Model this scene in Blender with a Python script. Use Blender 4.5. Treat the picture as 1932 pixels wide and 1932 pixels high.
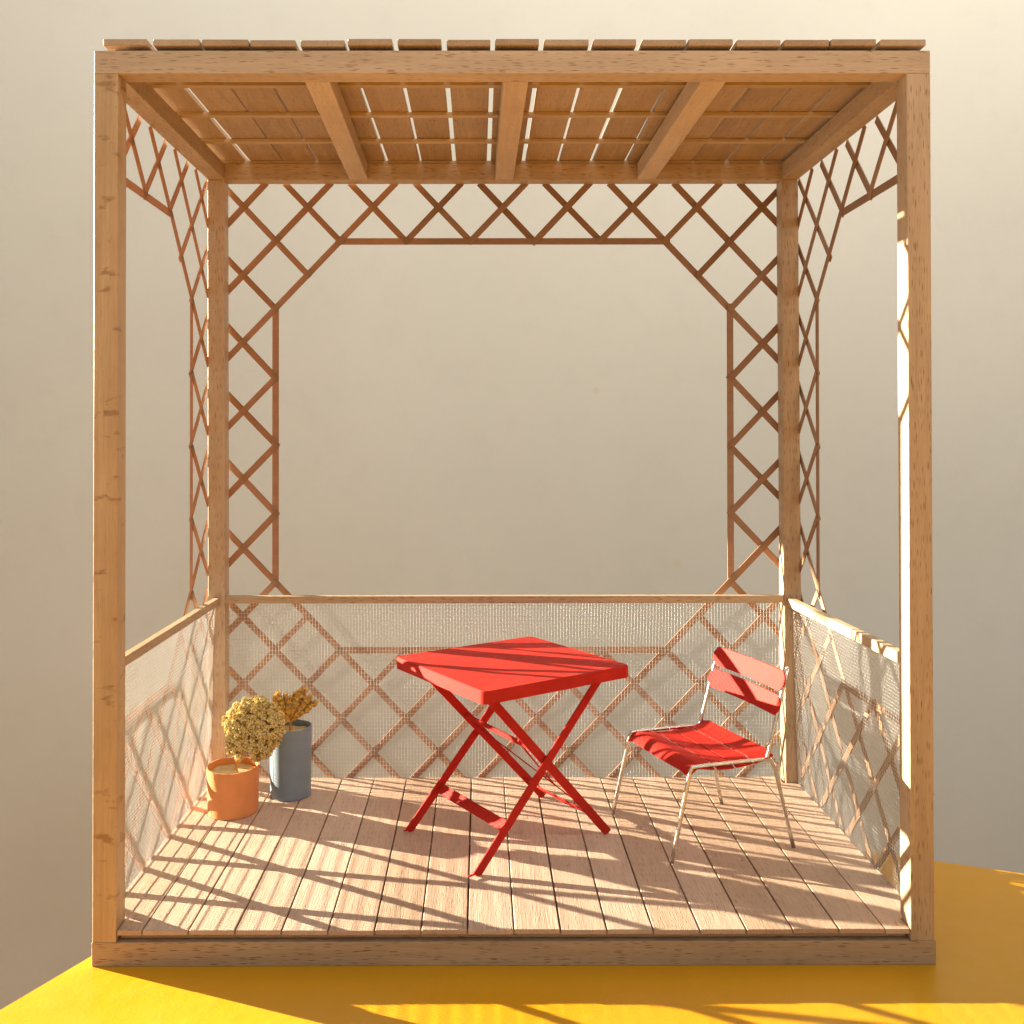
import bpy, bmesh, math, random
from mathutils import Vector, Matrix, noise
random.seed(7)
SC = bpy.context.scene
for o in list(bpy.data.objects): bpy.data.objects.remove(o)
SC.unit_settings.system = 'METRIC'; SC.unit_settings.scale_length = 0.01      # 1 unit = 1 cm: a table-top miniature

# ------------------------------------------------------------------ camera
cam = bpy.data.cameras.new('camera'); cam.sensor_width = 36; cam.lens = 36*1783.4654/1932
cam.shift_x = (966-911.016)/1932; cam.shift_y = (805.368-966)/1932
cam.clip_start = 0.5; cam.clip_end = 5000
co = bpy.data.objects.new('camera', cam); SC.collection.objects.link(co)
PT, YW, RL = 0.0078, -0.0024, 0.0011
rot = Matrix.Rotation(YW, 3, 'Z') @ Matrix.Rotation(PT, 3, 'X') @ Matrix.Rotation(RL, 3, 'Y')
right, fwd, up = rot.col[0], rot.col[1], rot.col[2]
m = Matrix((right, up, -fwd)).transposed().to_4x4(); m.translation = Vector((-1.1637, -33.809, 18.9318))
co.matrix_world = m; SC.camera = co

# ------------------------------------------------------------------ world, sun, lamps, exposure
w = bpy.data.worlds.new('World'); SC.world = w; w.use_nodes = True
bg = w.node_tree.nodes['Background']; bg.inputs['Color'].default_value = (0.98, 0.97, 0.94, 1); bg.inputs['Strength'].default_value = 0.068
sun = bpy.data.lights.new('sun', 'SUN'); sun.energy = 5.0; sun.angle = math.radians(0.42); sun.color = (1.0, 0.90, 0.70)
so = bpy.data.objects.new('sun', sun); SC.collection.objects.link(so)
EL, AZ = math.radians(10.9), math.radians(-20.6)
sd = Vector((math.cos(EL)*math.cos(AZ), math.cos(EL)*math.sin(AZ), -math.sin(EL)))
so.rotation_euler = sd.to_track_quat('-Z', 'Y').to_euler(); so.location = -sd*120
def area(name, loc, target, sx, sy, power, col):
    l = bpy.data.lights.new(name, 'AREA'); l.shape = 'RECTANGLE'; l.size = sx; l.size_y = sy; l.energy = power; l.color = col; l.spread = math.radians(165)
    o = bpy.data.objects.new(name, l); SC.collection.objects.link(o); o.location = loc
    o.rotation_euler = (Vector(target)-Vector(loc)).to_track_quat('-Z', 'Y').to_euler(); return o
area('room_fill', (45, -49, 112), (40, 51, 140), 150, 50, 44000, (1.0, 0.95, 0.85))  # added fill light standing in for room light, brightens the upper wall
SC.view_settings.view_transform = 'Standard'; SC.view_settings.look = 'None'
SC.view_settings.gamma = 1; SC.view_settings.exposure = 2.88
SC.render.resolution_x = 1024; SC.render.resolution_y = 1024

# ------------------------------------------------------------------ node helpers
class NT:
    def __init__(s, name):
        s.m = bpy.data.materials.new(name); s.m.use_nodes = True; s.t = s.m.node_tree; s.n = s.t.nodes
        s.b = s.n['Principled BSDF']; s.out = s.n['Material Output']
    def nd(s, kind, **kw):
        n = s.n.new(kind)
        for k, v in kw.items(): setattr(n, k, v)
        return n
    def ln(s, a, b): s.t.links.new(a, b)
    def set(s, n, **kw):
        for k, v in kw.items():
            n.inputs[k.replace('_', ' ')].default_value = v
        return n
    def math(s, op, a, b=None, c=None, clamp=False):
        n = s.nd('ShaderNodeMath', operation=op); n.use_clamp = clamp
        for i, v in enumerate((a, b, c)):
            if v is None: continue
            if isinstance(v, (int, float)): n.inputs[i].default_value = v
            else: s.ln(v, n.inputs[i])
        return n.outputs[0]
    def coords(s, rnd=True):
        tc = s.nd('ShaderNodeTexCoord')
        if not rnd: return tc.outputs['Object']
        oi = s.nd('ShaderNodeObjectInfo'); v = s.nd('ShaderNodeVectorMath', operation='SCALE'); v.inputs[0].default_value = (91, 37, 53)
        s.ln(oi.outputs['Random'], v.inputs['Scale']); a = s.nd('ShaderNodeVectorMath', operation='ADD')
        s.ln(tc.outputs['Object'], a.inputs[0]); s.ln(v.outputs[0], a.inputs[1]); s.rand = oi.outputs['Random']
        return a.outputs[0]
    def scale(s, v, sc):
        n = s.nd('ShaderNodeVectorMath', operation='MULTIPLY'); s.ln(v, n.inputs[0]); n.inputs[1].default_value = sc; return n.outputs[0]
    def noise(s, v, scale, detail=3, rough=.5, dist=0):
        n = s.nd('ShaderNodeTexNoise'); s.ln(v, n.inputs['Vector']); n.inputs['Scale'].default_value = scale
        n.inputs['Detail'].default_value = detail; n.inputs['Roughness'].default_value = rough; n.inputs['Distortion'].default_value = dist
        return n.outputs['Fac']
    def ramp(s, f, stops):
        n = s.nd('ShaderNodeValToRGB'); s.ln(f, n.inputs[0]); r = n.color_ramp
        while len(r.elements) < len(stops): r.elements.new(.5)
        for e, (p, c) in zip(r.elements, stops): e.position = p; e.color = (*c, 1)
        return n.outputs[0]
    def mix(s, f, a, b, mode='MIX'):
        n = s.nd('ShaderNodeMix', data_type='RGBA', blend_type=mode)
        if isinstance(f, (int, float)): n.inputs[0].default_value = f
        else: s.ln(f, n.inputs[0])
        for i, v in ((6, a), (7, b)):
            if isinstance(v, tuple): n.inputs[i].default_value = (*v, 1)
            else: s.ln(v, n.inputs[i])
        return n.outputs[2]
    def bump(s, h, dist, strength=1):
        n = s.nd('ShaderNodeBump'); n.inputs['Distance'].default_value = dist; n.inputs['Strength'].default_value = strength
        s.ln(h, n.inputs['Height']); s.ln(n.outputs[0], s.b.inputs['Normal'])

def mul(c, k): return tuple(x*k for x in c)
def wood(name, base, fleck=.6, grain=.25, var=.14, rough=.5, trans=0, blotch=.2, bump=.012, knots=0):
    k = NT(name); v = k.coords()
    warp = k.noise(k.scale(v, (.25, .8, .8)), 1.2, 2)
    n1 = k.noise(k.scale(v, (.10, 1.1, 1.1)), 1.6, 3, .55, .6)      # broad figure
    n2 = k.noise(k.scale(v, (.55, 16, 16)), 1.5, 3, .6)             # fine grain
    n3 = k.noise(k.scale(v, (1, 1, 1)), .55, 2, .5)                 # blotches
    c = k.ramp(n1, [(.3, mul(base, 1-var)), (.7, mul(base, 1+var*.6))])
    c = k.mix(k.math('MULTIPLY', k.ramp(n2, [(.35, (1, 1, 1)), (.62, (0, 0, 0))]), grain), c, (base[0]*.62, base[1]*.52, base[2]*.42))
    c = k.mix(k.math('MULTIPLY', k.ramp(n3, [(.42, (0, 0, 0)), (.75, (1, 1, 1))]), blotch), c, (base[0]*.72, base[1]*.60, base[2]*.48))
    if knots:      # darker cross marks and long pale ridges of a hand-planed stick
        kn = k.noise(k.scale(v, (2.0, .8, .8)), 1.0, 3, .6)
        c = k.mix(k.math('MULTIPLY', k.ramp(kn, [(.60, (0, 0, 0)), (.68, (1, 1, 1))]), knots), c, (base[0]*.46, base[1]*.34, base[2]*.24))
        rg = k.noise(k.scale(v, (.03, 3.2, 3.2)), 1.0, 1)
        c = k.mix(k.math('MULTIPLY', k.ramp(rg, [(.46, (0, 0, 0)), (.52, (1, 1, 1))]), .22), c, (base[0]*.70, base[1]*.60, base[2]*.48))
    vo = k.nd('ShaderNodeTexVoronoi', feature='F1'); vo.inputs['Scale'].default_value = 1; vo.inputs['Randomness'].default_value = 1
    wv = k.nd('ShaderNodeVectorMath', operation='ADD'); k.ln(k.scale(v, (2.0, 21, 21)), wv.inputs[0])
    cx = k.nd('ShaderNodeCombineXYZ'); k.ln(k.math('MULTIPLY', warp, 5), cx.inputs[1]); k.ln(k.math('MULTIPLY', warp, 5), cx.inputs[2]); k.ln(cx.outputs[0], wv.inputs[1])
    k.ln(wv.outputs[0], vo.inputs['Vector'])
    sep = k.nd('ShaderNodeSeparateColor'); k.ln(vo.outputs['Color'], sep.inputs[0])
    near = k.math('MULTIPLY_ADD', vo.outputs['Distance'], -5.0, 2.0, clamp=True)
    pick = k.math('GREATER_THAN', sep.outputs[0], .46)
    fl = k.math('MULTIPLY', near, pick); fl = k.math('MULTIPLY', fl, k.math('MULTIPLY_ADD', sep.outputs[1], .8, .2))
    c = k.mix(k.math('MULTIPLY', fl, fleck), c, (base[0]*.38, base[1]*.26, base[2]*.17))
    hs = k.nd('ShaderNodeHueSaturation'); k.ln(c, hs.inputs['Color'])
    k.ln(k.math('MULTIPLY_ADD', k.rand, .22, .89), hs.inputs['Value'])
    k.ln(k.math('MULTIPLY_ADD', k.rand, -.16, 1.08), hs.inputs['Saturation'])
    c = hs.outputs[0]
    k.ln(c, k.b.inputs['Base Color']); k.set(k.b, Roughness=rough); k.b.inputs['Specular IOR Level'].default_value = .3
    k.bump(k.math('SUBTRACT', k.math('ADD', n2, k.math('MULTIPLY', k.noise(k.scale(v, (3, 12, 12)), 2.5, 2), .5)), k.math('MULTIPLY', fl, .6)), bump)
    if trans:
        tr = k.nd('ShaderNodeBsdfTranslucent'); k.ln(k.mix(.55, c, (.80, .40, .22)), tr.inputs['Color'])
        mx = k.nd('ShaderNodeMixShader'); mx.inputs[0].default_value = trans
        k.ln(k.b.outputs[0], mx.inputs[1]); k.ln(tr.outputs[0], mx.inputs[2]); k.ln(mx.outputs[0], k.out.inputs[0])
    return k.m
def card(name, base, rough=.62, var=.10, bump=.006):
    k = NT(name); v = k.coords(False)
    n1 = k.noise(v, 1.3, 3); n2 = k.noise(k.scale(v, (1, 1.7, 1)), 22, 3, .65)
    c = k.ramp(n1, [(.3, mul(base, 1-var)), (.7, mul(base, 1+var))])
    c = k.mix(k.math('MULTIPLY', k.ramp(n2, [(.5, (0, 0, 0)), (.75, (1, 1, 1))]), .22), c, tuple(min(1, x*1.25+.012) for x in base))
    k.ln(c, k.b.inputs['Base Color']); k.set(k.b, Roughness=rough); k.b.inputs['Specular IOR Level'].default_value = .12
    k.bump(n2, bump); return k.m

M = {}
M['beech'] = wood('beech_beam', (.50, .36, .228), fleck=.95)
M['post'] = wood('honey_beech_post', (.52, .37, .225), fleck=.35, blotch=.35)
M['knotty'] = wood('knotty_left_post', (.54, .37, .20), fleck=.12, blotch=.3, knots=.75, rough=.38)
M['pale'] = wood('pale_beech', (.50, .36, .215), fleck=.4, grain=.2)
M['deck'] = wood('deck_board', (.575, .41, .30), fleck=.65, grain=.42, var=.09, rough=.6, blotch=.10, bump=.014)
M['roof'] = wood('roof_board', (.45, .315, .195), fleck=.5, grain=.35, blotch=.3, bump=.02)
M['strip'] = wood('veneer_strip', (.36, .215, .125), fleck=.15, grain=.15, var=.12, blotch=.1, trans=.20)
M['red'] = card('red_card', (.44, .020, .012))
M['orange'] = card('orange_card', (.66, .26, .095), var=.06)
M['blue'] = card('blue_grey_card', (.205, .255, .295), var=.05)
M['soil'] = card('pale_filler', (.66, .50, .26), rough=.9, var=.14, bump=.05)
k = NT('wire_steel'); k.set(k.b, Metallic=1.0, Roughness=.32); k.b.inputs['Base Color'].default_value = (.62, .61, .59, 1); M['wire'] = k.m
k = NT('tube_steel'); v = k.coords(False); n = k.noise(k.scale(v, (3, 3, 3)), 3, 3)
k.ln(k.ramp(n, [(.3, (.58, .55, .49)), (.7, (.78, .75, .70))]), k.b.inputs['Base Color']); k.set(k.b, Metallic=1.0, Roughness=.24); k.bump(n, .015); M['tube'] = k.m
def organic(name, dark, mid, light, sc):
    k = NT(name); v = k.coords(False); n = k.noise(v, sc, 4, .6)
    k.ln(k.ramp(n, [(.3, dark), (.5, mid), (.72, light)]), k.b.inputs['Base Color']); k.set(k.b, Roughness=.75)
    k.b.inputs['Specular IOR Level'].default_value = .2
    tr = k.nd('ShaderNodeBsdfTranslucent'); tr.inputs['Color'].default_value = (*light, 1)
    mx = k.nd('ShaderNodeMixShader'); mx.inputs[0].default_value = .22
    k.ln(k.b.outputs[0], mx.inputs[1]); k.ln(tr.outputs[0], mx.inputs[2]); k.ln(mx.outputs[0], k.out.inputs[0]); return k.m
M['floret'] = organic('dry_olive_florets', (.50, .34, .10), (.72, .56, .22), (.84, .73, .38), 3.0)
M['spike'] = organic('dry_amber_bristles', (.62, .34, .06), (.76, .48, .11), (.88, .70, .32), 4.0)
M['stem'] = organic('dry_stem', (.42, .17, .03), (.56, .26, .055), (.68, .38, .11), 5.0)
# wall paint
k = NT('wall_paint'); v = k.coords(False); n1 = k.noise(v, .045, 3, .5); n2 = k.noise(v, .5, 4, .6); n3 = k.noise(v, 5, 3, .6)
c = k.ramp(n1, [(.3, (.465, .450, .395)), (.7, (.50, .485, .43))]); c = k.mix(k.math('MULTIPLY', k.ramp(n2, [(.52, (0, 0, 0)), (.75, (1, 1, 1))]), .16), c, (.39, .365, .31))
for (sx, sz, r, cc) in ((-33.8, -.5, .33, (.48, .43, .28)), (-40.9, 14.8, .28, (.45, .41, .30))):
    d = k.nd('ShaderNodeVectorMath', operation='DISTANCE'); k.ln(v, d.inputs[0]); d.inputs[1].default_value = (sx, -1.0, sz)
    c = k.mix(k.math('MULTIPLY', k.math('LESS_THAN', d.outputs['Value'], r), .55), c, cc)
k.ln(c, k.b.inputs['Base Color']); k.set(k.b, Roughness=.85); k.bump(k.math('ADD', n3, n2), .015, .6); M['wall'] = k.m
k = NT('yellow_lacquer'); v = k.coords(False); n1 = k.noise(v, .08, 3); n2 = k.noise(v, 1.2, 2, .5); n3 = k.noise(v, 9, 2, .5)
k.ln(k.ramp(n1, [(.3, (.67, .315, .006)), (.7, (.73, .355, .010))]), k.b.inputs['Base Color'])
k.ln(k.ramp(n2, [(.3, (.30, .30, .30)), (.7, (.44, .44, .44))]), k.b.inputs['Roughness']); k.b.inputs['Specular IOR Level'].default_value = .42
k.bump(k.math('ADD', n2, k.math('MULTIPLY', n3, .3)), .03, .5); M['yellow'] = k.m
k = NT('dark_floor'); v = k.coords(False); k.ln(k.ramp(k.noise(k.scale(v, (.2, 1, 1)), .1, 4), [(.3, (.16, .12, .09)), (.7, (.24, .18, .13))]), k.b.inputs['Base Color']); k.set(k.b, Roughness=.5); M['floor'] = k.m

# ------------------------------------------------------------------ object helpers
WM = {}          # world matrices of what has been placed
def link(name, me, mat, parent=None, mw=Matrix.Identity(4), label=None, kind=None, group=None, cat=None):
    o = bpy.data.objects.new(name, me); SC.collection.objects.link(o)
    if me is not None and mat is not None and not me.materials: me.materials.append(mat)
    if parent is not None: o.parent = parent; o.matrix_basis = WM[parent.name].inverted() @ mw
    else: o.matrix_basis = mw
    WM[o.name] = mw.copy()
    for key, val in (('label', label), ('kind', kind), ('group', group), ('category', cat)):
        if val: o[key] = val
    return o
def thing(name, loc, label, cat, group=None):
    return link(name, None, None, None, Matrix.Translation(loc), label, None, group, cat)
def finish(bm, smooth=False):
    me = bpy.data.meshes.new('m'); bmesh.ops.recalc_face_normals(bm, faces=bm.faces); bm.to_mesh(me); bm.free()
    if smooth: me.polygons.foreach_set('use_smooth', [True]*len(me.polygons))
    return me
CACHE = {}
def boxmesh(L, W, H, bev, mat):
    key = (round(L, 2), round(W, 3), round(H, 3), bev, mat.name)
    if key in CACHE: return CACHE[key]
    bm = bmesh.new(); bmesh.ops.create_cube(bm, size=1)
    for v in bm.verts: v.co = Vector((v.co.x*L, v.co.y*W, v.co.z*H))
    if bev: bmesh.ops.bevel(bm, geom=bm.edges[:], offset=bev, segments=1, affect='EDGES')
    me = finish(bm); me.materials.append(mat); CACHE[key] = me; return me
def frame(p0, p1, upv):
    x = (Vector(p1)-Vector(p0)).normalized(); z = Vector(upv); z = (z-x*z.dot(x)).normalized(); y = z.cross(x)
    mm = Matrix((x, y, z)).transposed().to_4x4(); mm.translation = (Vector(p0)+Vector(p1))/2; return mm
def beam(name, p0, p1, W, H, mat, parent, bev=.018, upv=(0, 0, 1), **kw):
    """box with its long axis p0-p1; H along upv, W across"""
    L = (Vector(p1)-Vector(p0)).length
    return link(name, boxmesh(L, W, H, bev, M[mat]), M[mat], parent, frame(p0, p1, upv), **kw)
def prism(pts, z0, z1):
    bm = bmesh.new(); f = bm.faces.new([bm.verts.new((x, y, z0)) for x, y in pts])
    r = bmesh.ops.extrude_face_region(bm, geom=[f]); bmesh.ops.translate(bm, vec=(0, 0, z1-z0), verts=[g for g in r['geom'] if isinstance(g, bmesh.types.BMVert)])
    return bm
def tube(bm, pts, r, n=10, closed=False, cap=True):
    pts = [Vector(p) for p in pts]; rings = []; ref = None
    rr = r if isinstance(r, (list, tuple)) else [r]*len(pts)
    for i, p in enumerate(pts):
        d = (pts[min(i+1, len(pts)-1)]-pts[max(i-1, 0)]).normalized()
        if ref is None: ref = d.orthogonal().normalized()
        ref = (ref-d*ref.dot(d)).normalized(); b = d.cross(ref)
        rings.append([bm.verts.new(p+(ref*math.cos(2*math.pi*k/n)+b*math.sin(2*math.pi*k/n))*rr[i]) for k in range(n)])
    for a, b in zip(rings, rings[1:]):
        for k in range(n): bm.faces.new((a[k], a[(k+1) % n], b[(k+1) % n], b[k]))
    if cap: bm.faces.new(rings[0][::-1]); bm.faces.new(rings[-1])
def bezier(pts, n=8):
    """catmull-rom through pts"""
    P = [Vector(p) for p in pts]; P = [P[0]*2-P[1]]+P+[P[-1]*2-P[-2]]; out = []
    for i in range(1, len(P)-2):
        for j in range(n):
            t = j/n; a, b, c, d = P[i-1:i+3]
            out.append(.5*((2*b)+(c-a)*t+(2*a-5*b+4*c-d)*t*t+(3*b-a-3*c+d)*t**3))
    return out+[P[-2]]

# ------------------------------------------------------------------ setting: floor, wall
def slab(name, x0, x1, y0, y1, z0, z1, mat, bev=0, **kw):
    return link(name, boxmesh(x1-x0, y1-y0, z1-z0, bev, M[mat]), M[mat], None, Matrix.Translation(((x0+x1)/2, (y0+y1)/2, (z0+z1)/2)), **kw)
slab('floor', -400, 400, -300, 400, -76, -74, 'floor', kind='structure')
# plain painted wall; past its left end an added panel cuts part of the sun
wl = link('wall', boxmesh(230, 2, 330, 0, M['wall']), M['wall'], None, Matrix.Translation((50, 51, 8)), label='plain beige painted wall behind the miniature', cat='wall')
hd = link('sun_block_panel', boxmesh(32.4, 1.9, 132, 0, M['wall']), M['wall'], wl, Matrix.Translation((-81.25, 51, 99.5)))   # added unseen blocker, keeps sun off the right rear lattice
# yellow table: a square top turned about twenty degrees, one rounded edge towards the left
K0 = Vector((-6.6, 18.2, 0)); e1 = Vector((.937, -.350, 0)); e2 = Vector((-.466, -.885, 0)).normalized()
quad = [K0, K0+e1*120, K0+e1*120+e2*75, K0+e2*75]
cx_ = sum((p.x for p in quad))/4; cy_ = sum((p.y for p in quad))/4
yt = thing('yellow_table', (cx_, cy_, -74), 'glossy yellow table under the wooden pergola miniature', 'table')
bm = prism([(p.x-cx_, p.y-cy_) for p in quad], -2.6, 0)
vert_e = [e for e in bm.edges if abs(e.verts[0].co.z-e.verts[1].co.z) > 1]
bmesh.ops.bevel(bm, geom=vert_e, offset=2.2, segments=6, affect='EDGES')
ed = [e for e in bm.edges if all(abs(v.co.z) < 1e-4 for v in e.verts)]
bmesh.ops.bevel(bm, geom=ed, offset=.45, segments=4, affect='EDGES')
me = finish(bm, True); me.set_sharp_from_angle(angle=math.radians(40))
link('tabletop', me, M['yellow'], yt, Matrix.Translation((cx_, cy_, 0)))
for a, b in ((9, 9), (111, 9), (111, 66), (9, 66)):
    q = K0+e1*a+e2*b; beam('leg', (q.x, q.y, -74), (q.x, q.y, -2.6), 3.2, 3.2, 'yellow', yt, .3, upv=(1, 0, 0))

# ------------------------------------------------------------------ the pergola
PG = thing('pergola', (0, 7.5, 0), 'miniature beechwood pergola with slatted roof, lattice sides and wire mesh railing on the yellow table', 'pergola')
Wd, Wt = 15.0, .845          # half width, post thickness
LB = 14.15                   # front face of the rear posts
ZB, ZT, ZU = .852, 31.87, 32.70
h = Wt/2
# base frame
beam('base_beam', (-Wd-.03, h, ZB/2), (Wd+.06, h, ZB/2), Wt, ZB, 'beech', PG)
beam('base_beam', (-Wd, LB+h, ZB/2), (Wd, LB+h, ZB/2), Wt, ZB, 'beech', PG)
for s in (-1, 1): beam('base_beam', (s*(Wd-h), Wt, ZB/2), (s*(Wd-h), LB, ZB/2), Wt, ZB, 'beech', PG)
for x in (-7.3, 0, 7.3): beam('base_beam', (x, Wt, ZB/2), (x, LB, ZB/2), Wt, ZB-.01, 'beech', PG)
for y in (.42, 4.2, 7.5, 10.9, 14.4): beam('floor_batten', (-14.1, y, ZB+.13), (14.1, y, ZB+.13), .3, .24, 'beech', PG, .02)
# posts
for xb, xt, y, nm in ((-Wd+h, -Wd+h, h, 'post'), (Wd-h, Wd-h, h, 'post'), (-Wd+h+.06, -Wd+h-.03, LB+h, 'post'), (Wd-h+.12, Wd-h, LB+h, 'post')):
    beam('post', (xb, y, ZB+.004), (xt, y, ZT-.004), Wt, Wt, 'knotty' if y < 5 and xb < 0 else 'beech', PG, upv=(0, 1, 0))
# roof frame
beam('roof_beam', (-Wd, h, (ZT+ZU)/2), (Wd, h, (ZT+ZU)/2), Wt, ZU-ZT, 'beech', PG)
beam('roof_beam', (-Wd, LB+h, (ZT+ZU)/2), (Wd, LB+h, (ZT+ZU)/2), Wt, ZU-ZT, 'beech', PG)
for s in (-1, 1): beam('roof_beam', (s*(Wd-h), Wt+.003, (ZT+ZU)/2), (s*(Wd-h), LB-.003, (ZT+ZU)/2), Wt-.004, ZU-ZT-.004, 'beech', PG)
for x0, x1 in ((-7.15, -7.36), (.15, .055), (7.42, 7.27)):
    beam('rafter', (x0, Wt+.003, (ZT+ZU)/2+.004), (x1, LB-.003, (ZT+ZU)/2+.004), .92, ZU-ZT-.006, 'post', PG)
ZS = 32.87
for y in (.55, 3.56, 7.10, 10.76, 14.36): beam('roof_batten', (-14.4, y, (ZU+ZS)/2), (14.4, y, (ZU+ZS)/2), .30, ZS-ZU-.004, 'pale', PG, .015)
# seventeen roof boards, each a little crooked
rb = [(-14.70, -13.10), (-12.91, -11.22), (-11.19, -9.50), (-9.45, -7.80), (-7.63, -6.02), (-5.90, -4.28), (-4.16, -2.57), (-2.40, -.80), (-.64, .96), (1.13, 2.76),
      (2.88, 4.45), (4.62, 6.24), (6.32, 7.94), (8.03, 9.66), (9.72, 11.38), (11.44, 13.10), (13.19, 14.88)]
for i, (a, b) in enumerate(rb):
    j = random.uniform(-.03, .03); y0 = random.uniform(-.04, .10); y1 = 15.05+random.uniform(-.1, .1)
    a += .015; b -= .015
    beam('roof_board', ((a+b)/2-j, y0, ZS+.125), ((a+b)/2+j, y1, ZS+.125+random.uniform(-.02, .03)), b-a, .24, 'roof', PG, .022)
# deck boards; the two outer ones are notched round the posts
J = [-13.25+1.657*i for i in range(17)]
for a, b in zip(J, J[1:]):
    y0 = random.uniform(-.03, .03); dz = random.uniform(-.012, .012)
    beam('floor_board', ((a+b)/2, y0, 1.185+dz), ((a+b)/2+random.uniform(-.01, .01), 15.0, 1.185+dz), b-a-.058, .17, 'deck', PG, .02)
for s in (-1, 1):
    i_, n_, o_ = 13.27, 14.12, 14.93
    pts = [(i_, .02), (n_, .02), (n_, Wt+.03), (o_, Wt+.03), (o_, LB-.03), (n_, LB-.03), (n_, 15.0), (i_, 15.0)]
    # grain runs along local X: build turned, then rotate back
    bm = prism([(y-7.5, -(s*x)) for x, y in pts], -.085, .085); me = finish(bm)
    link('floor_board', me, M['deck'], PG, Matrix.Translation((0, 7.5, 1.185)) @ Matrix.Rotation(math.pi/2, 4, 'Z'))

# lattice: strips on lines a+b=k and a-b=k round an eight-sided opening
def lattice(na, a0, a1, b1, to3, nrm, label, openend=False):
    """na: opening right side; to3(a,b)->point on the frame plane; nrm: outward normal"""
    A0, A1, B0, B1 = .5, na-.5, .5, 6.5
    if openend: A1 = 99          # side panels run straight on to the front post
    def hole(a, b): return A0+1e-3 < a < A1-1e-3 and B0+1e-3 < b < B1-1e-3 and a+b > 2+1e-3 and b-a < 5-1e-3 and (openend or (a-b < na-2-1e-3 and a+b < na+5-1e-3))
    nrm = Vector(nrm)
    bm = bmesh.new()
    def addbox(p0, p1, wd, th):
        mm = frame(p0, p1, nrm); L = (p1-p0).length
        r = bmesh.ops.create_cube(bm, size=1)
        for v in r['verts']: v.co = mm @ Vector((v.co.x*L, v.co.y*wd, v.co.z*th))
    e_ = a1 if openend else na-1.42
    for (p, q) in [((A0, 1.42), (A0, 5.58)), ((1.42, B0), (e_, B0)), ((1.42, B1), (e_, B1))]+([] if openend else [((A1, 1.42), (A1, 5.58))]):
        addbox(to3(*p)+nrm*.085, to3(*q)+nrm*.085, .33, .05)
    cen = to3(na/2, 3.5); T = Matrix.Translation(cen)
    for v in bm.verts: v.co -= cen
    panel = link('lattice_panel', finish(bm), M['strip'], PG, T, label=label)
    for fam in (0, 1):
        for kk in range(-12, 20):
            # walk the line and collect the pieces that lie in the ring
            prev = None; seg = []; start = None; last = None
            n = 2400; pts = []
            for i in range(n+1):
                a = a0+(a1-a0)*i/n
                b = kk-a if fam == 0 else a-kk
                ok = -.36 <= b <= b1 and not hole(a, b)
                if ok and start is None: start = (a, b)
                if ok: last = (a, b)
                if (not ok or i == n) and start is not None:
                    seg.append((start, last)); start = None
            for (p, q) in seg:
                P, Q = to3(*p), to3(*q)
                if (P-Q).length < .5: continue
                d = (Q-P).normalized(); e = random.uniform(.05, .14)
                def ext(pt): return e if (A0-.03 <= pt[0] <= A1+.03 and B0-.03 <= pt[1] <= B1+.03) else .02
                P = P-d*ext(p); Q = Q+d*ext(q); off = nrm*(.03 if fam == 0 else .14)
                side = nrm.cross(d)*random.uniform(-.03, .03); tw = nrm.cross(d)*random.uniform(-.025, .025)
                beam('lattice_strip', P+off+side+tw, Q+off+side-tw, random.choice((.31, .33)), .05, 'strip', panel, 0, upv=nrm)
PX, PZ = 3.36, 3.52
lattice(8, -.42, 8.42, 8.5, lambda a, b: Vector((-13.44+PX*a, LB+Wt, 30.68-PZ*b)), (0, 1, 0), 'rear lattice panel')
for s in (-1, 1):
    lattice(4, -.42, 4.05, 8.5, lambda a, b, s=s: Vector((s*Wd, 13.32-3.17*a, 30.62-PZ*b)), (s, 0, 0), 'left lattice panel' if s < 0 else 'right lattice panel', True)

# railing: handrail with woven wire mesh hanging under it
def wire_mesh(rail, c00, c10, c01, c11, nu, nv, seed):
    """c00,c10: lower corners, c01,c11: upper ones"""
    rnd = random.Random(seed); c00, c10, c01, c11 = map(Vector, (c00, c10, c01, c11)); r = .0100; amp = .0125
    nrm = (c10-c00).cross(c01-c00).normalized(); verts = []; faces = []
    def pt(u, v):
        p = c00*(1-u)*(1-v)+c10*u*(1-v)+c01*(1-u)*v+c11*u*v
        wv = .075*(noise.noise(Vector((u*3.1, v*2.3, seed)))+.5*noise.noise(Vector((u*9, v*2.1, seed+5))))*(4*v*(1-v))**.3
        sh = .05*noise.noise(Vector((u*5, v*4, seed+9)))
        return p+nrm*wv+(c10-c00).normalized()*sh
    G = [[pt(i/nu, j/nv) for j in range(nv+1)] for i in range(nu+1)]
    def run(pts, offs, side):
        base = len(verts)
        for p, o in zip(pts, offs):
            q = p+nrm*o
            verts.extend((q+nrm*r, q-side*r, q-nrm*r, q+side*r))
        for i in range(len(pts)-1):
            a = base+4*i
            for k in range(4): faces.append((a+k, a+(k+1) % 4, a+4+(k+1) % 4, a+4+k))
    uu = (c10-c00).normalized(); vv = (c01-c00).normalized()
    for i in range(nu+1): run(G[i], [amp*(1 if (i+j) % 2 else -1) for j in range(nv+1)], uu)
    for j in range(nv+1): run([G[i][j] for i in range(nu+1)], [-amp*(1 if (i+j) % 2 else -1) for i in range(nu+1)], vv)
    me = bpy.data.meshes.new('wire_mesh'); me.from_pydata(verts, [], faces); me.update()
    me.polygons.foreach_set('use_smooth', [True]*len(me.polygons))
    link('wire_mesh', me, M['wire'], rail, kind='stuff')
r1 = beam('handrail', (-14.15, 14.36, 10.545), (14.2, 14.36, 10.545), .42, .36, 'beech', PG, .02, label='rear handrail')
wire_mesh(r1, (-14.14, 14.98, 1.15), (14.2, 14.98, 1.15), (-14.14, 14.42, 10.4), (14.2, 14.42, 10.4), 181, 48, 1)
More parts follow.
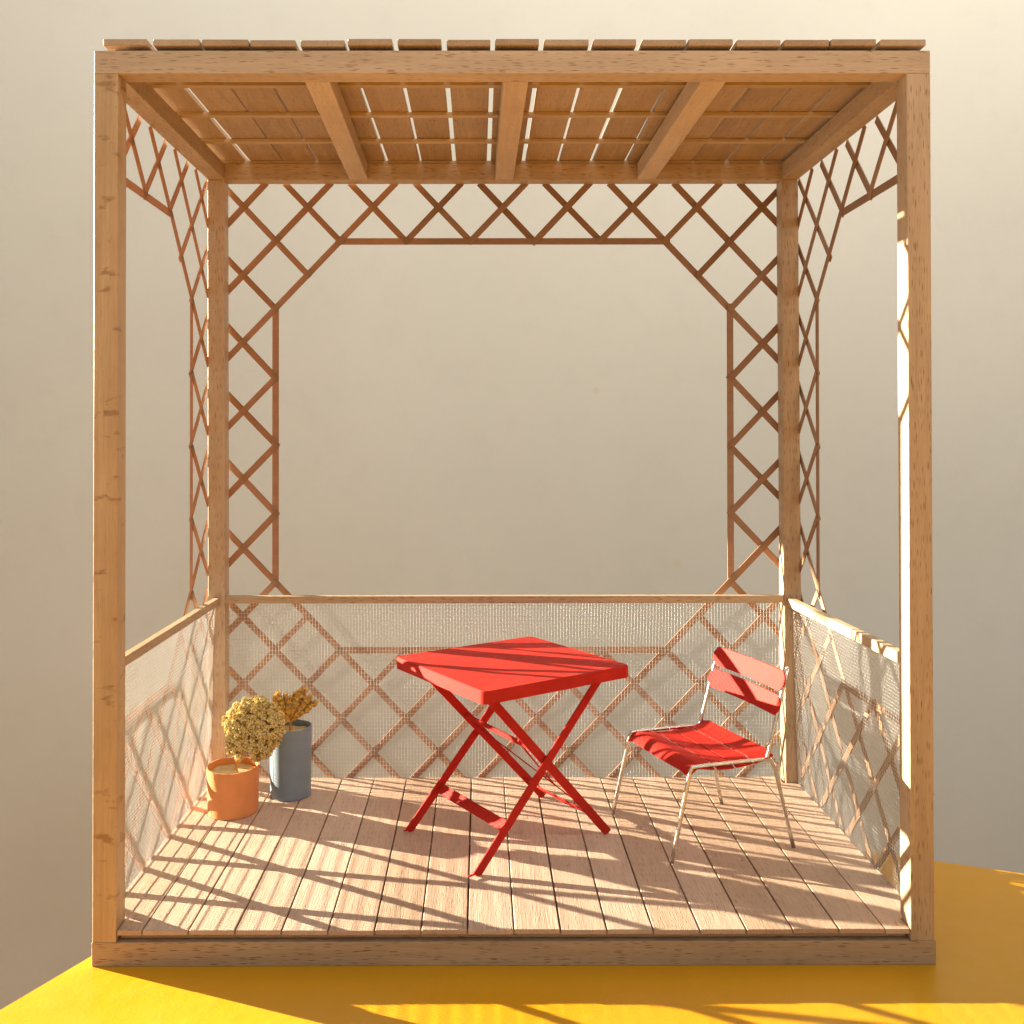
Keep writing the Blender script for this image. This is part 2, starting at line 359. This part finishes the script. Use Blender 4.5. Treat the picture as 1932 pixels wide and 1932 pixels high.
r2 = beam('handrail', (-14.29, Wt, 10.645), (-14.53, LB, 10.49), .32, .36, 'beech', PG, .02, label='left handrail')
wire_mesh(r2, (-14.86, Wt+.01, 1.15), (-14.80, LB-.01, 1.15), (-14.38, Wt+.01, 10.5), (-14.58, LB-.01, 10.36), 84, 66, 2)
r3 = beam('handrail', (14.28, Wt, 10.74), (14.55, LB, 10.40), .36, .42, 'pale', PG, .02, label='right handrail, sunlit')
wire_mesh(r3, (14.86, Wt+.01, 1.15), (14.86, LB-.01, 1.15), (14.32, Wt+.01, 10.6), (14.62, LB-.01, 10.25), 84, 66, 3)

# ------------------------------------------------------------------ red folding table
DZ = 1.285
tu, tv = Vector((math.cos(math.radians(34)), math.sin(math.radians(34)), 0)), Vector((-math.sin(math.radians(34)), math.cos(math.radians(34)), 0))
TC = Vector((.15, 8.22, 0))
def TL(u, v, z): return TC+tu*u+tv*v+Vector((0, 0, z))
FT = thing('folding_table', (TC.x, TC.y, DZ), 'small square red folding table with crossed strip legs in the middle of the deck', 'table')
bm = bmesh.new(); hu, hv = 3.87, 3.63; N = 12
# tray: sheet with a turned-down rim, corners rounded, faint sag
def outline(inset, n=5, r=.34):
    o = []
    for (sx, sy, a0) in ((1, 1, 0), (-1, 1, 90), (-1, -1, 180), (1, -1, 270)):
        for i in range(n+1):
            a = math.radians(a0+90*i/n); o.append((sx*(hu-r)+(r-inset)*math.cos(a), sy*(hv-r)+(r-inset)*math.sin(a)))
    return o
def wob(x, y): return .05*noise.noise(Vector((x*.35, y*.35, 3)))-.035*(1-(x/hu)**2)*(1-(y/hv)**2)+.02
zt = 8.86; rings = []
for inset, dz in ((.0, -.50), (.0, -.05), (.05, 0.0)):
    rings.append([bm.verts.new(TL(x, y, zt+dz+(wob(x, y) if dz > -.3 else wob(x, y)*.6))) for x, y in outline(inset)])
inn = [[bm.verts.new(TL(x, y, zt+dz+wob(x, y)*.6)) for x, y in outline(.07)] for dz in (-.50, -.09)]
n = len(rings[0])
def bridge(a, b):
    for i in range(n): bm.faces.new((a[i], a[(i+1) % n], b[(i+1) % n], b[i]))
bridge(rings[0], rings[1]); bridge(rings[1], rings[2]); bridge(inn[0], rings[0]); bridge(inn[1], inn[0])
# top grid fan in steps for the sag
prev = rings[2]
for q in (.8, .55, .3):
    cur = [bm.verts.new(TL(x*q, y*q, zt+wob(x*q, y*q))) for x, y in outline(.05)]
    bridge(prev, cur); prev = cur
bm.faces.new(prev); bm.faces.new(inn[1])
me = finish(bm, True); me.set_sharp_from_angle(angle=math.radians(35))
link('tabletop', me, M['red'], FT)
def leg(u0, v0, u1, z1, off):
    return beam('leg', TL(u0, v0+off, DZ+.0), TL(u1, v0+off, z1), .075, .39, 'red', FT, .012, upv=(0, 0, 1) if False else tuple(Vector((0, 0, 1)).cross(tv).cross(tv)*-1+Vector((0, 0, 0)) if False else (TL(0, 0, 0)-TC+Vector((0, 0, 1)))))
for v0, ob, oc, ub, uc in ((-2.5, -.08, .04, -3.56, 3.55), (2.5, .13, -.0, -3.70, 3.80)):
    leg(ub, v0, 3.12, 8.40, ob); leg(uc, v0, -3.0, 8.40, oc)
def legp(which, t, v):                     # point along a leg frame (0 foot .. 1 top)
    u0, u1 = (-3.6, 3.12) if which == 0 else (3.65, -3.0)
    return TL(u0+(u1-u0)*t, v, DZ+(8.40-DZ)*t)
def frame_up(which):                       # direction along the leg
    return (legp(which, 1, 0)-legp(which, 0, 0)).normalized()
beam('foot_bar', legp(0, .225, -2.52), legp(0, .225, 2.60), .06, .46, 'red', FT, .012, upv=frame_up(0))
beam('foot_bar', legp(1, .12, -2.44), legp(1, .12, 2.46), .06, .26, 'red', FT, .012, upv=frame_up(1))
beam('cross_bar', legp(1, .61, -2.44), legp(1, .66, 2.46), .10, .20, 'red', FT, .02, upv=(0, 0, 1))
bm = bmesh.new(); tube(bm, [legp(1, .14, -2.42), legp(1, .33, .2)+Vector((0, 0, .1)), legp(1, .60, 2.44)], .03, 6)
tube(bm, [legp(1, .12, -2.40), legp(1, .09, 0), legp(1, .16, 2.44)], .035, 6)
link('brace_wire', finish(bm, True), M['red'], FT)
bm = bmesh.new(); tube(bm, bezier([legp(1, .645, -1.5), legp(1, .56, -1.2), legp(1, .45, -1.05), legp(1, .28, -.9)], 5), [.07, .06, .05, .05, .05, .05, .045, .045, .04, .04, .04, .04, .04, .04, .04, .04], 6)
link('hook', finish(bm, True), M['red'], FT)
for v0, s in ((-2.58, -1), (2.63, 1)):
    beam('foot_tab', legp(0, .012, v0)+tu*-.42, legp(0, .012, v0)+tu*.12, .10, .05, 'red', FT, .01)

# ------------------------------------------------------------------ red chair
N0 = Vector((7.5, 5.42, 0)); cf = Vector((.968, .25, 0)); cs = Vector((-.352, .936, 0))
def CL(f, s, z): return N0+cf*f+cs*s+Vector((0, 0, z))
CH = thing('chair', tuple(CL(1.9, 2.5, DZ)), 'red slatted chair with bent steel tube frame beside the red folding table', 'chair')
def side(s0, ft, rt, up_top, frontfoot, rearfoot):
    bm = bmesh.new(); R = .088
    path = bezier([frontfoot, CL(-.04, s0, 4.78)], 4)[:-1]+bezier([CL(-.04, s0, 4.78), CL(.06, s0, 5.03), CL(.42, s0, 5.13), CL(3.35, s0, 5.16), CL(3.74, s0, 5.06), CL(3.93, s0, 4.78)], 6)+bezier([CL(3.93, s0, 4.78), rearfoot], 4)[1:]
    tube(bm, path, R, 12); link('leg_frame', finish(bm, True), M['tube'], CH)
    bm = bmesh.new(); tube(bm, bezier([CL(3.50, s0, 5.12), CL(3.66, s0, 5.5), up_top], 6), R*.92, 12)
    r = bmesh.ops.create_uvsphere(bm, u_segments=10, v_segments=6, radius=R*.95); bmesh.ops.translate(bm, verts=r['verts'], vec=up_top)
    link('backrest_post', finish(bm, True), M['tube'], CH)
side(0, 0, 0, CL(4.56, .02, 8.93), Vector((6.68, 5.2, DZ)), Vector((12.18, 6.66, DZ)))
side(5.0, 0, 0, CL(4.56, 5.0, 8.75), Vector((4.92, 10.1, DZ)), Vector((10.33, 11.40, DZ)))
def prof(f):      # seat profile: drooped front lip, shallow dip, raised rear
    if f < .32: return 5.27-.34*((.32-f)/.42)**1.5
    return 5.27-.13*math.sin(min(1, (f-.32)/2.6)*math.pi)+.24*max(0, (f-2.9)/.9)**1.6
def seat_slat(f0, f1, nm='seat_slat'):
    bm = bmesh.new(); nf, ns = 6, 10; top = []; bot = []
    for j in range(ns+1):
        s = -.08+5.18*j/ns; e = abs(2*j/ns-1); drop = -.05*(1-e**2)-(.16*max(0, (e-.86)/.14)**2)
        rt, rb = [], []
        for i in range(nf+1):
            f = f0+(f1-f0)*i/nf; z = prof(f)+drop
            rt.append(bm.verts.new(CL(f, s, z))); rb.append(bm.verts.new(CL(f, s, z-.06)))
        top.append(rt); bot.append(rb)
    for j in range(ns):
        for i in range(nf):
            bm.faces.new((top[j][i], top[j][i+1], top[j+1][i+1], top[j+1][i])); bm.faces.new((bot[j][i], bot[j+1][i], bot[j+1][i+1], bot[j][i+1]))
        bm.faces.new((top[j][0], top[j+1][0], bot[j+1][0], bot[j][0])); bm.faces.new((top[j][nf], bot[j][nf], bot[j+1][nf], top[j+1][nf]))
    for j in (0, ns):
        for i in range(nf): bm.faces.new((top[j][i], bot[j][i], bot[j][i+1], top[j][i+1]))
    me = finish(bm, True); me.set_sharp_from_angle(angle=math.radians(40)); link(nm, me, M['red'], CH)
for f0, f1 in ((-.12, 1.06), (1.20, 1.98), (2.07, 2.82), (2.92, 3.80)): seat_slat(f0, f1)
def back_slat(z0, z1):
    bm = bmesh.new(); pts = []; r = .26; s0, s1 = -.17, 4.98
    for (sx, sz, a0) in ((s1-r, z1-r, 0), (s0+r, z1-r, 90), (s0+r, z0+r, 180), (s1-r, z0+r, 270)):
        for i in range(6):
            a = math.radians(a0+18*i); pts.append((sx+r*math.cos(a), sz+r*math.sin(a)))
    # strip columns so that the slat can curve
    nS = 22; cols = []
    for j in range(nS+1):
        s = s0+(s1-s0)*j/nS; dd = min(s-s0, s1-s); cut = r-math.sqrt(max(0, r*r-(r-dd)**2)) if dd < r else 0
        row = []
        for z in (z0+cut, (z0+z1)/2, z1-cut):
            f = 3.66+(z-5.2)*.245-.13+.16*(1-(2*j/nS-1)**2)
            row.append((CL(f, s, z-.08+.012*s), CL(f-.06, s, z-.08+.012*s)))
        cols.append([(bm.verts.new(a), bm.verts.new(b)) for a, b in row])
    for j in range(nS):
        for i in range(2):
            bm.faces.new((cols[j][i][0], cols[j+1][i][0], cols[j+1][i+1][0], cols[j][i+1][0])); bm.faces.new((cols[j][i][1], cols[j][i+1][1], cols[j+1][i+1][1], cols[j+1][i][1]))
        for i in (0, 2): bm.faces.new((cols[j][i][0], cols[j][i][1], cols[j+1][i][1], cols[j+1][i][0]))
    for j in (0, nS):
        for i in range(2): bm.faces.new((cols[j][i][0], cols[j][i+1][0], cols[j][i+1][1], cols[j][i][1]))
    me = finish(bm, True); me.set_sharp_from_angle(angle=math.radians(40)); link('back_slat', me, M['red'], CH)
back_slat(8.05, 8.89); back_slat(7.04, 7.88)

# ------------------------------------------------------------------ potted plants
def pot(T, r0, r1, hgt, mat, seed, lip):
    bm = bmesh.new(); n = 56; c = Vector((0, 0, 0)); prof_ = [(r0-.03, 0), (r0, .02), ((r0+r1)/2, hgt*.5), (r1, hgt), (r1-.055, hgt), ((r0+r1)/2-.055, hgt*.5), (r0-.06, .06)]
    rr = []
    for ri, z in prof_:
        ring = []
        for k_ in range(n):
            a = 2*math.pi*k_/n; q = ri*(1+.012*noise.noise(Vector((math.cos(a)*1.3, math.sin(a)*1.3, seed+z*.15))))
            zz = z+(lip*noise.noise(Vector((math.cos(a), math.sin(a), seed+7))) if z >= hgt else 0)
            ring.append(bm.verts.new(c+Vector((q*math.cos(a), q*math.sin(a), zz))))
        rr.append(ring)
    for a, b in zip(rr, rr[1:]):
        for k_ in range(n): bm.faces.new((a[k_], a[(k_+1) % n], b[(k_+1) % n], b[k_]))
    bm.faces.new(rr[0][::-1]); bm.faces.new(rr[-1])
    me = finish(bm, True); me.set_sharp_from_angle(angle=math.radians(35)); link('pot', me, M[mat], T, WM[T.name])
    bm = bmesh.new(); rings = []; rs = r1-.085
    for q in (0.15, .35, .55, .75, .9, 1.0):
        rings.append([bm.verts.new((q*rs*math.cos(2*math.pi*k_/36), q*rs*math.sin(2*math.pi*k_/36), hgt-.29+.08*noise.noise(Vector((q*2*math.cos(2*math.pi*k_/36), q*2*math.sin(2*math.pi*k_/36), seed)))+.05*(1-q))) for k_ in range(36)])
    bm.faces.new(rings[0])
    for a, b in zip(rings, rings[1:]):
        for k_ in range(36): bm.faces.new((a[k_], a[(k_+1) % 36], b[(k_+1) % 36], b[k_]))
    low = [bm.verts.new((v.co.x, v.co.y, hgt-.7)) for v in rings[-1]]
    for k_ in range(36): bm.faces.new((rings[-1][k_], rings[-1][(k_+1) % 36], low[(k_+1) % 36], low[k_]))
    bm.faces.new(low[::-1])
    link('soil', finish(bm, True), M['soil'], T, WM[T.name])
ICO = None
def ico_data():
    global ICO
    if ICO is None:
        bm = bmesh.new(); bmesh.ops.create_icosphere(bm, subdivisions=1, radius=1); bm.verts.ensure_lookup_table()
        ICO = ([v.co.copy() for v in bm.verts], [tuple(v.index for v in f.verts) for f in bm.faces]); bm.free()
    return ICO
def blobs(items):
    V, F = ico_data(); vs = []; fs = []
    for c, r, q in items:
        b = len(vs); vs.extend([c+Vector((v.x*r*random.uniform(.75, 1.25), v.y*r*random.uniform(.75, 1.25), v.z*r*random.uniform(.75, 1.25))) for v in V]); fs.extend([tuple(i+b for i in f) for f in F])
    me = bpy.data.meshes.new('blobs'); me.from_pydata(vs, [], fs); me.update(); return me
def rdir():
    while True:
        v = Vector((random.uniform(-1, 1), random.uniform(-1, 1), random.uniform(-1, 1)))
        if .1 < v.length < 1: return v.normalized()
P1 = Vector((-12.80, 10.72, DZ)); P2 = Vector((-10.50, 12.72, DZ))
T1 = thing('potted_plant', tuple(P1), 'round orange pot with a broad olive dried flower head by the left rear post', 'potted plant', 'potted dried plants in the left rear corner of the deck')
pot(T1, 1.15, 1.21, 2.12, 'orange', 3, .05)
T2 = thing('potted_plant', tuple(P2), 'tall blue-grey pot with a small bristly amber dried plant behind the orange pot', 'potted plant', 'potted dried plants in the left rear corner of the deck')
pot(T2, .98, 1.02, 3.38, 'blue', 8, .06)
# plant 1: flat-topped head of many crumbly florets facing the viewer
HC = Vector((-11.90, 10.55, 5.16))
bm = bmesh.new(); tube(bm, bezier([P1+Vector((.22, -.15, 1.75)), P1+Vector((.22, -.2, 2.2)), P1+Vector((.33, -.22, 2.75)), HC+Vector((-.35, .1, -.6)), HC+Vector((0, .3, 0))], 5), .06, 8)
for dx, dz in ((-.9, .2), (.8, .4), (0, 1.0), (.8, -.6), (-.5, .9), (.3, .7), (-.8, -.5)): tube(bm, bezier([HC+Vector((-.3, .15, -.55)), HC+Vector((dx*.5, .25, dz*.4)), HC+Vector((dx, .05, dz))], 4), .03, 5)
link('stem', finish(bm, True), M['stem'], T1)
cl = []; items = []
def out_(p): return (p-HC).normalized()
tries = 0
while len(cl) < 330 and tries < 30000:
    tries += 1
    d = rdir(); 
    if d.y > .45: continue
    ang = math.atan2(d.z, d.x); ex = 1.20+.12*math.sin(3*ang+1)+.06*math.sin(5*ang); ez = 1.34+.10*math.sin(2*ang+.5)
    if d.x > 0 and d.z < 0: ez += .34*d.x; ex += .08
    p = HC+Vector((d.x*ex, d.y*.62+.1, d.z*ez-.02))
    if p.z < HC.z-.80 and abs(p.x-(HC.x-.15)) < .30: continue
    if all((p-q).length > .235 for q, _ in cl): cl.append((p+out_(p)*random.uniform(-.09, .12), random.uniform(.15, .21)))
for c, r in cl:
    out = (c-HC).normalized()
    items.append((c-out*.04, r*.74, 0))
    for _ in range(24):
        d = rdir()
        if d.dot(out) < -.3: d = -d
        items.append((c+d*r*random.uniform(.72, 1.0), random.uniform(.034, .062), 0))
for _ in range(60):
    d = rdir(); items.append((HC+Vector((d.x*.85, .22+abs(d.y)*.2, d.z*.95+.05)), random.uniform(.22, .3), 0))
me = blobs(items); link('flower_head', me, M['floret'], T1, kind='stuff')
# plant 2: bristly tufts
bm = bmesh.new(); S0 = P2+Vector((-.02, -.1, 2.82)); tube(bm, bezier([S0, S0+Vector((.03, 0, .5)), S0+Vector((.02, 0, .95)), S0+Vector((.15, 0, 1.35))], 5), .065, 8)
link('stem', finish(bm, True), M['stem'], T2)
base = S0+Vector((.0, 0, .75)); tips = []
for (dx, dy, dz, n_) in ((-.9, 0, .85, 1), (-.85, .1, .65, 1), (.15, .2, 1.1, 1), (.6, .2, 1.25, 1), (.9, .2, 1.0, 1), (-.75, 0, 1.15, 1), (-.5, -.2, 1.4, 1), (-.25, .1, 1.25, 1), (.02, -.2, 1.3, 1), (.3, .1, 1.45, 1), (.55, -.1, 1.55, 1), (.78, .1, 1.5, 1), (1.0, -.1, 1.25, 1), (1.2, 0, 1.05, 1), (1.12, .1, .8, 1), (.75, -.3, .9, 1), (.35, -.35, .95, 1), (0, -.35, .8, 1), (-.3, -.35, .9, 1), (-.6, -.2, .7, 1), (-.75, 0, .5, 1), (-.45, -.2, .2, 1), (.85, .2, .55, 1), (.5, -.2, .5, 1), (-.2, -.3, .4, 1)):
    for _ in range(3): tips.append(base+Vector((dx+random.uniform(-.1, .1), dy+random.uniform(-.15, .15), dz+random.uniform(-.1, .1))))
vs = []; fs = []; it2 = []
for tp in tips:
    ax = tp-base
    for q in (.35, .5, .65, .8): it2.append((base+ax*q, .085+.03*q, 0))
    for _ in range(110):
        t0 = random.uniform(.18, .9); p = base+ax*t0+rdir()*.06
        dr = (ax.normalized()+rdir()*.42).normalized(); L = random.uniform(.16, .30); q = p+dr*L; sd_ = dr.orthogonal().normalized()*.02; b_ = dr.cross(sd_).normalized()*.02
        i0 = len(vs); vs.extend((p+sd_, p-sd_*.5+b_, p-sd_*.5-b_, q)); fs.extend(((i0, i0+1, i0+3), (i0+1, i0+2, i0+3), (i0+2, i0, i0+3)))
    for _ in range(16): it2.append((tp+rdir()*random.uniform(.02, .13), random.uniform(.02, .04), 0))
me = bpy.data.meshes.new('bristles'); me.from_pydata(vs, [], fs); me.update(); link('bristles', me, M['spike'], T2, kind='stuff')
link('flower_head', blobs(it2), M['spike'], T2, kind='stuff')
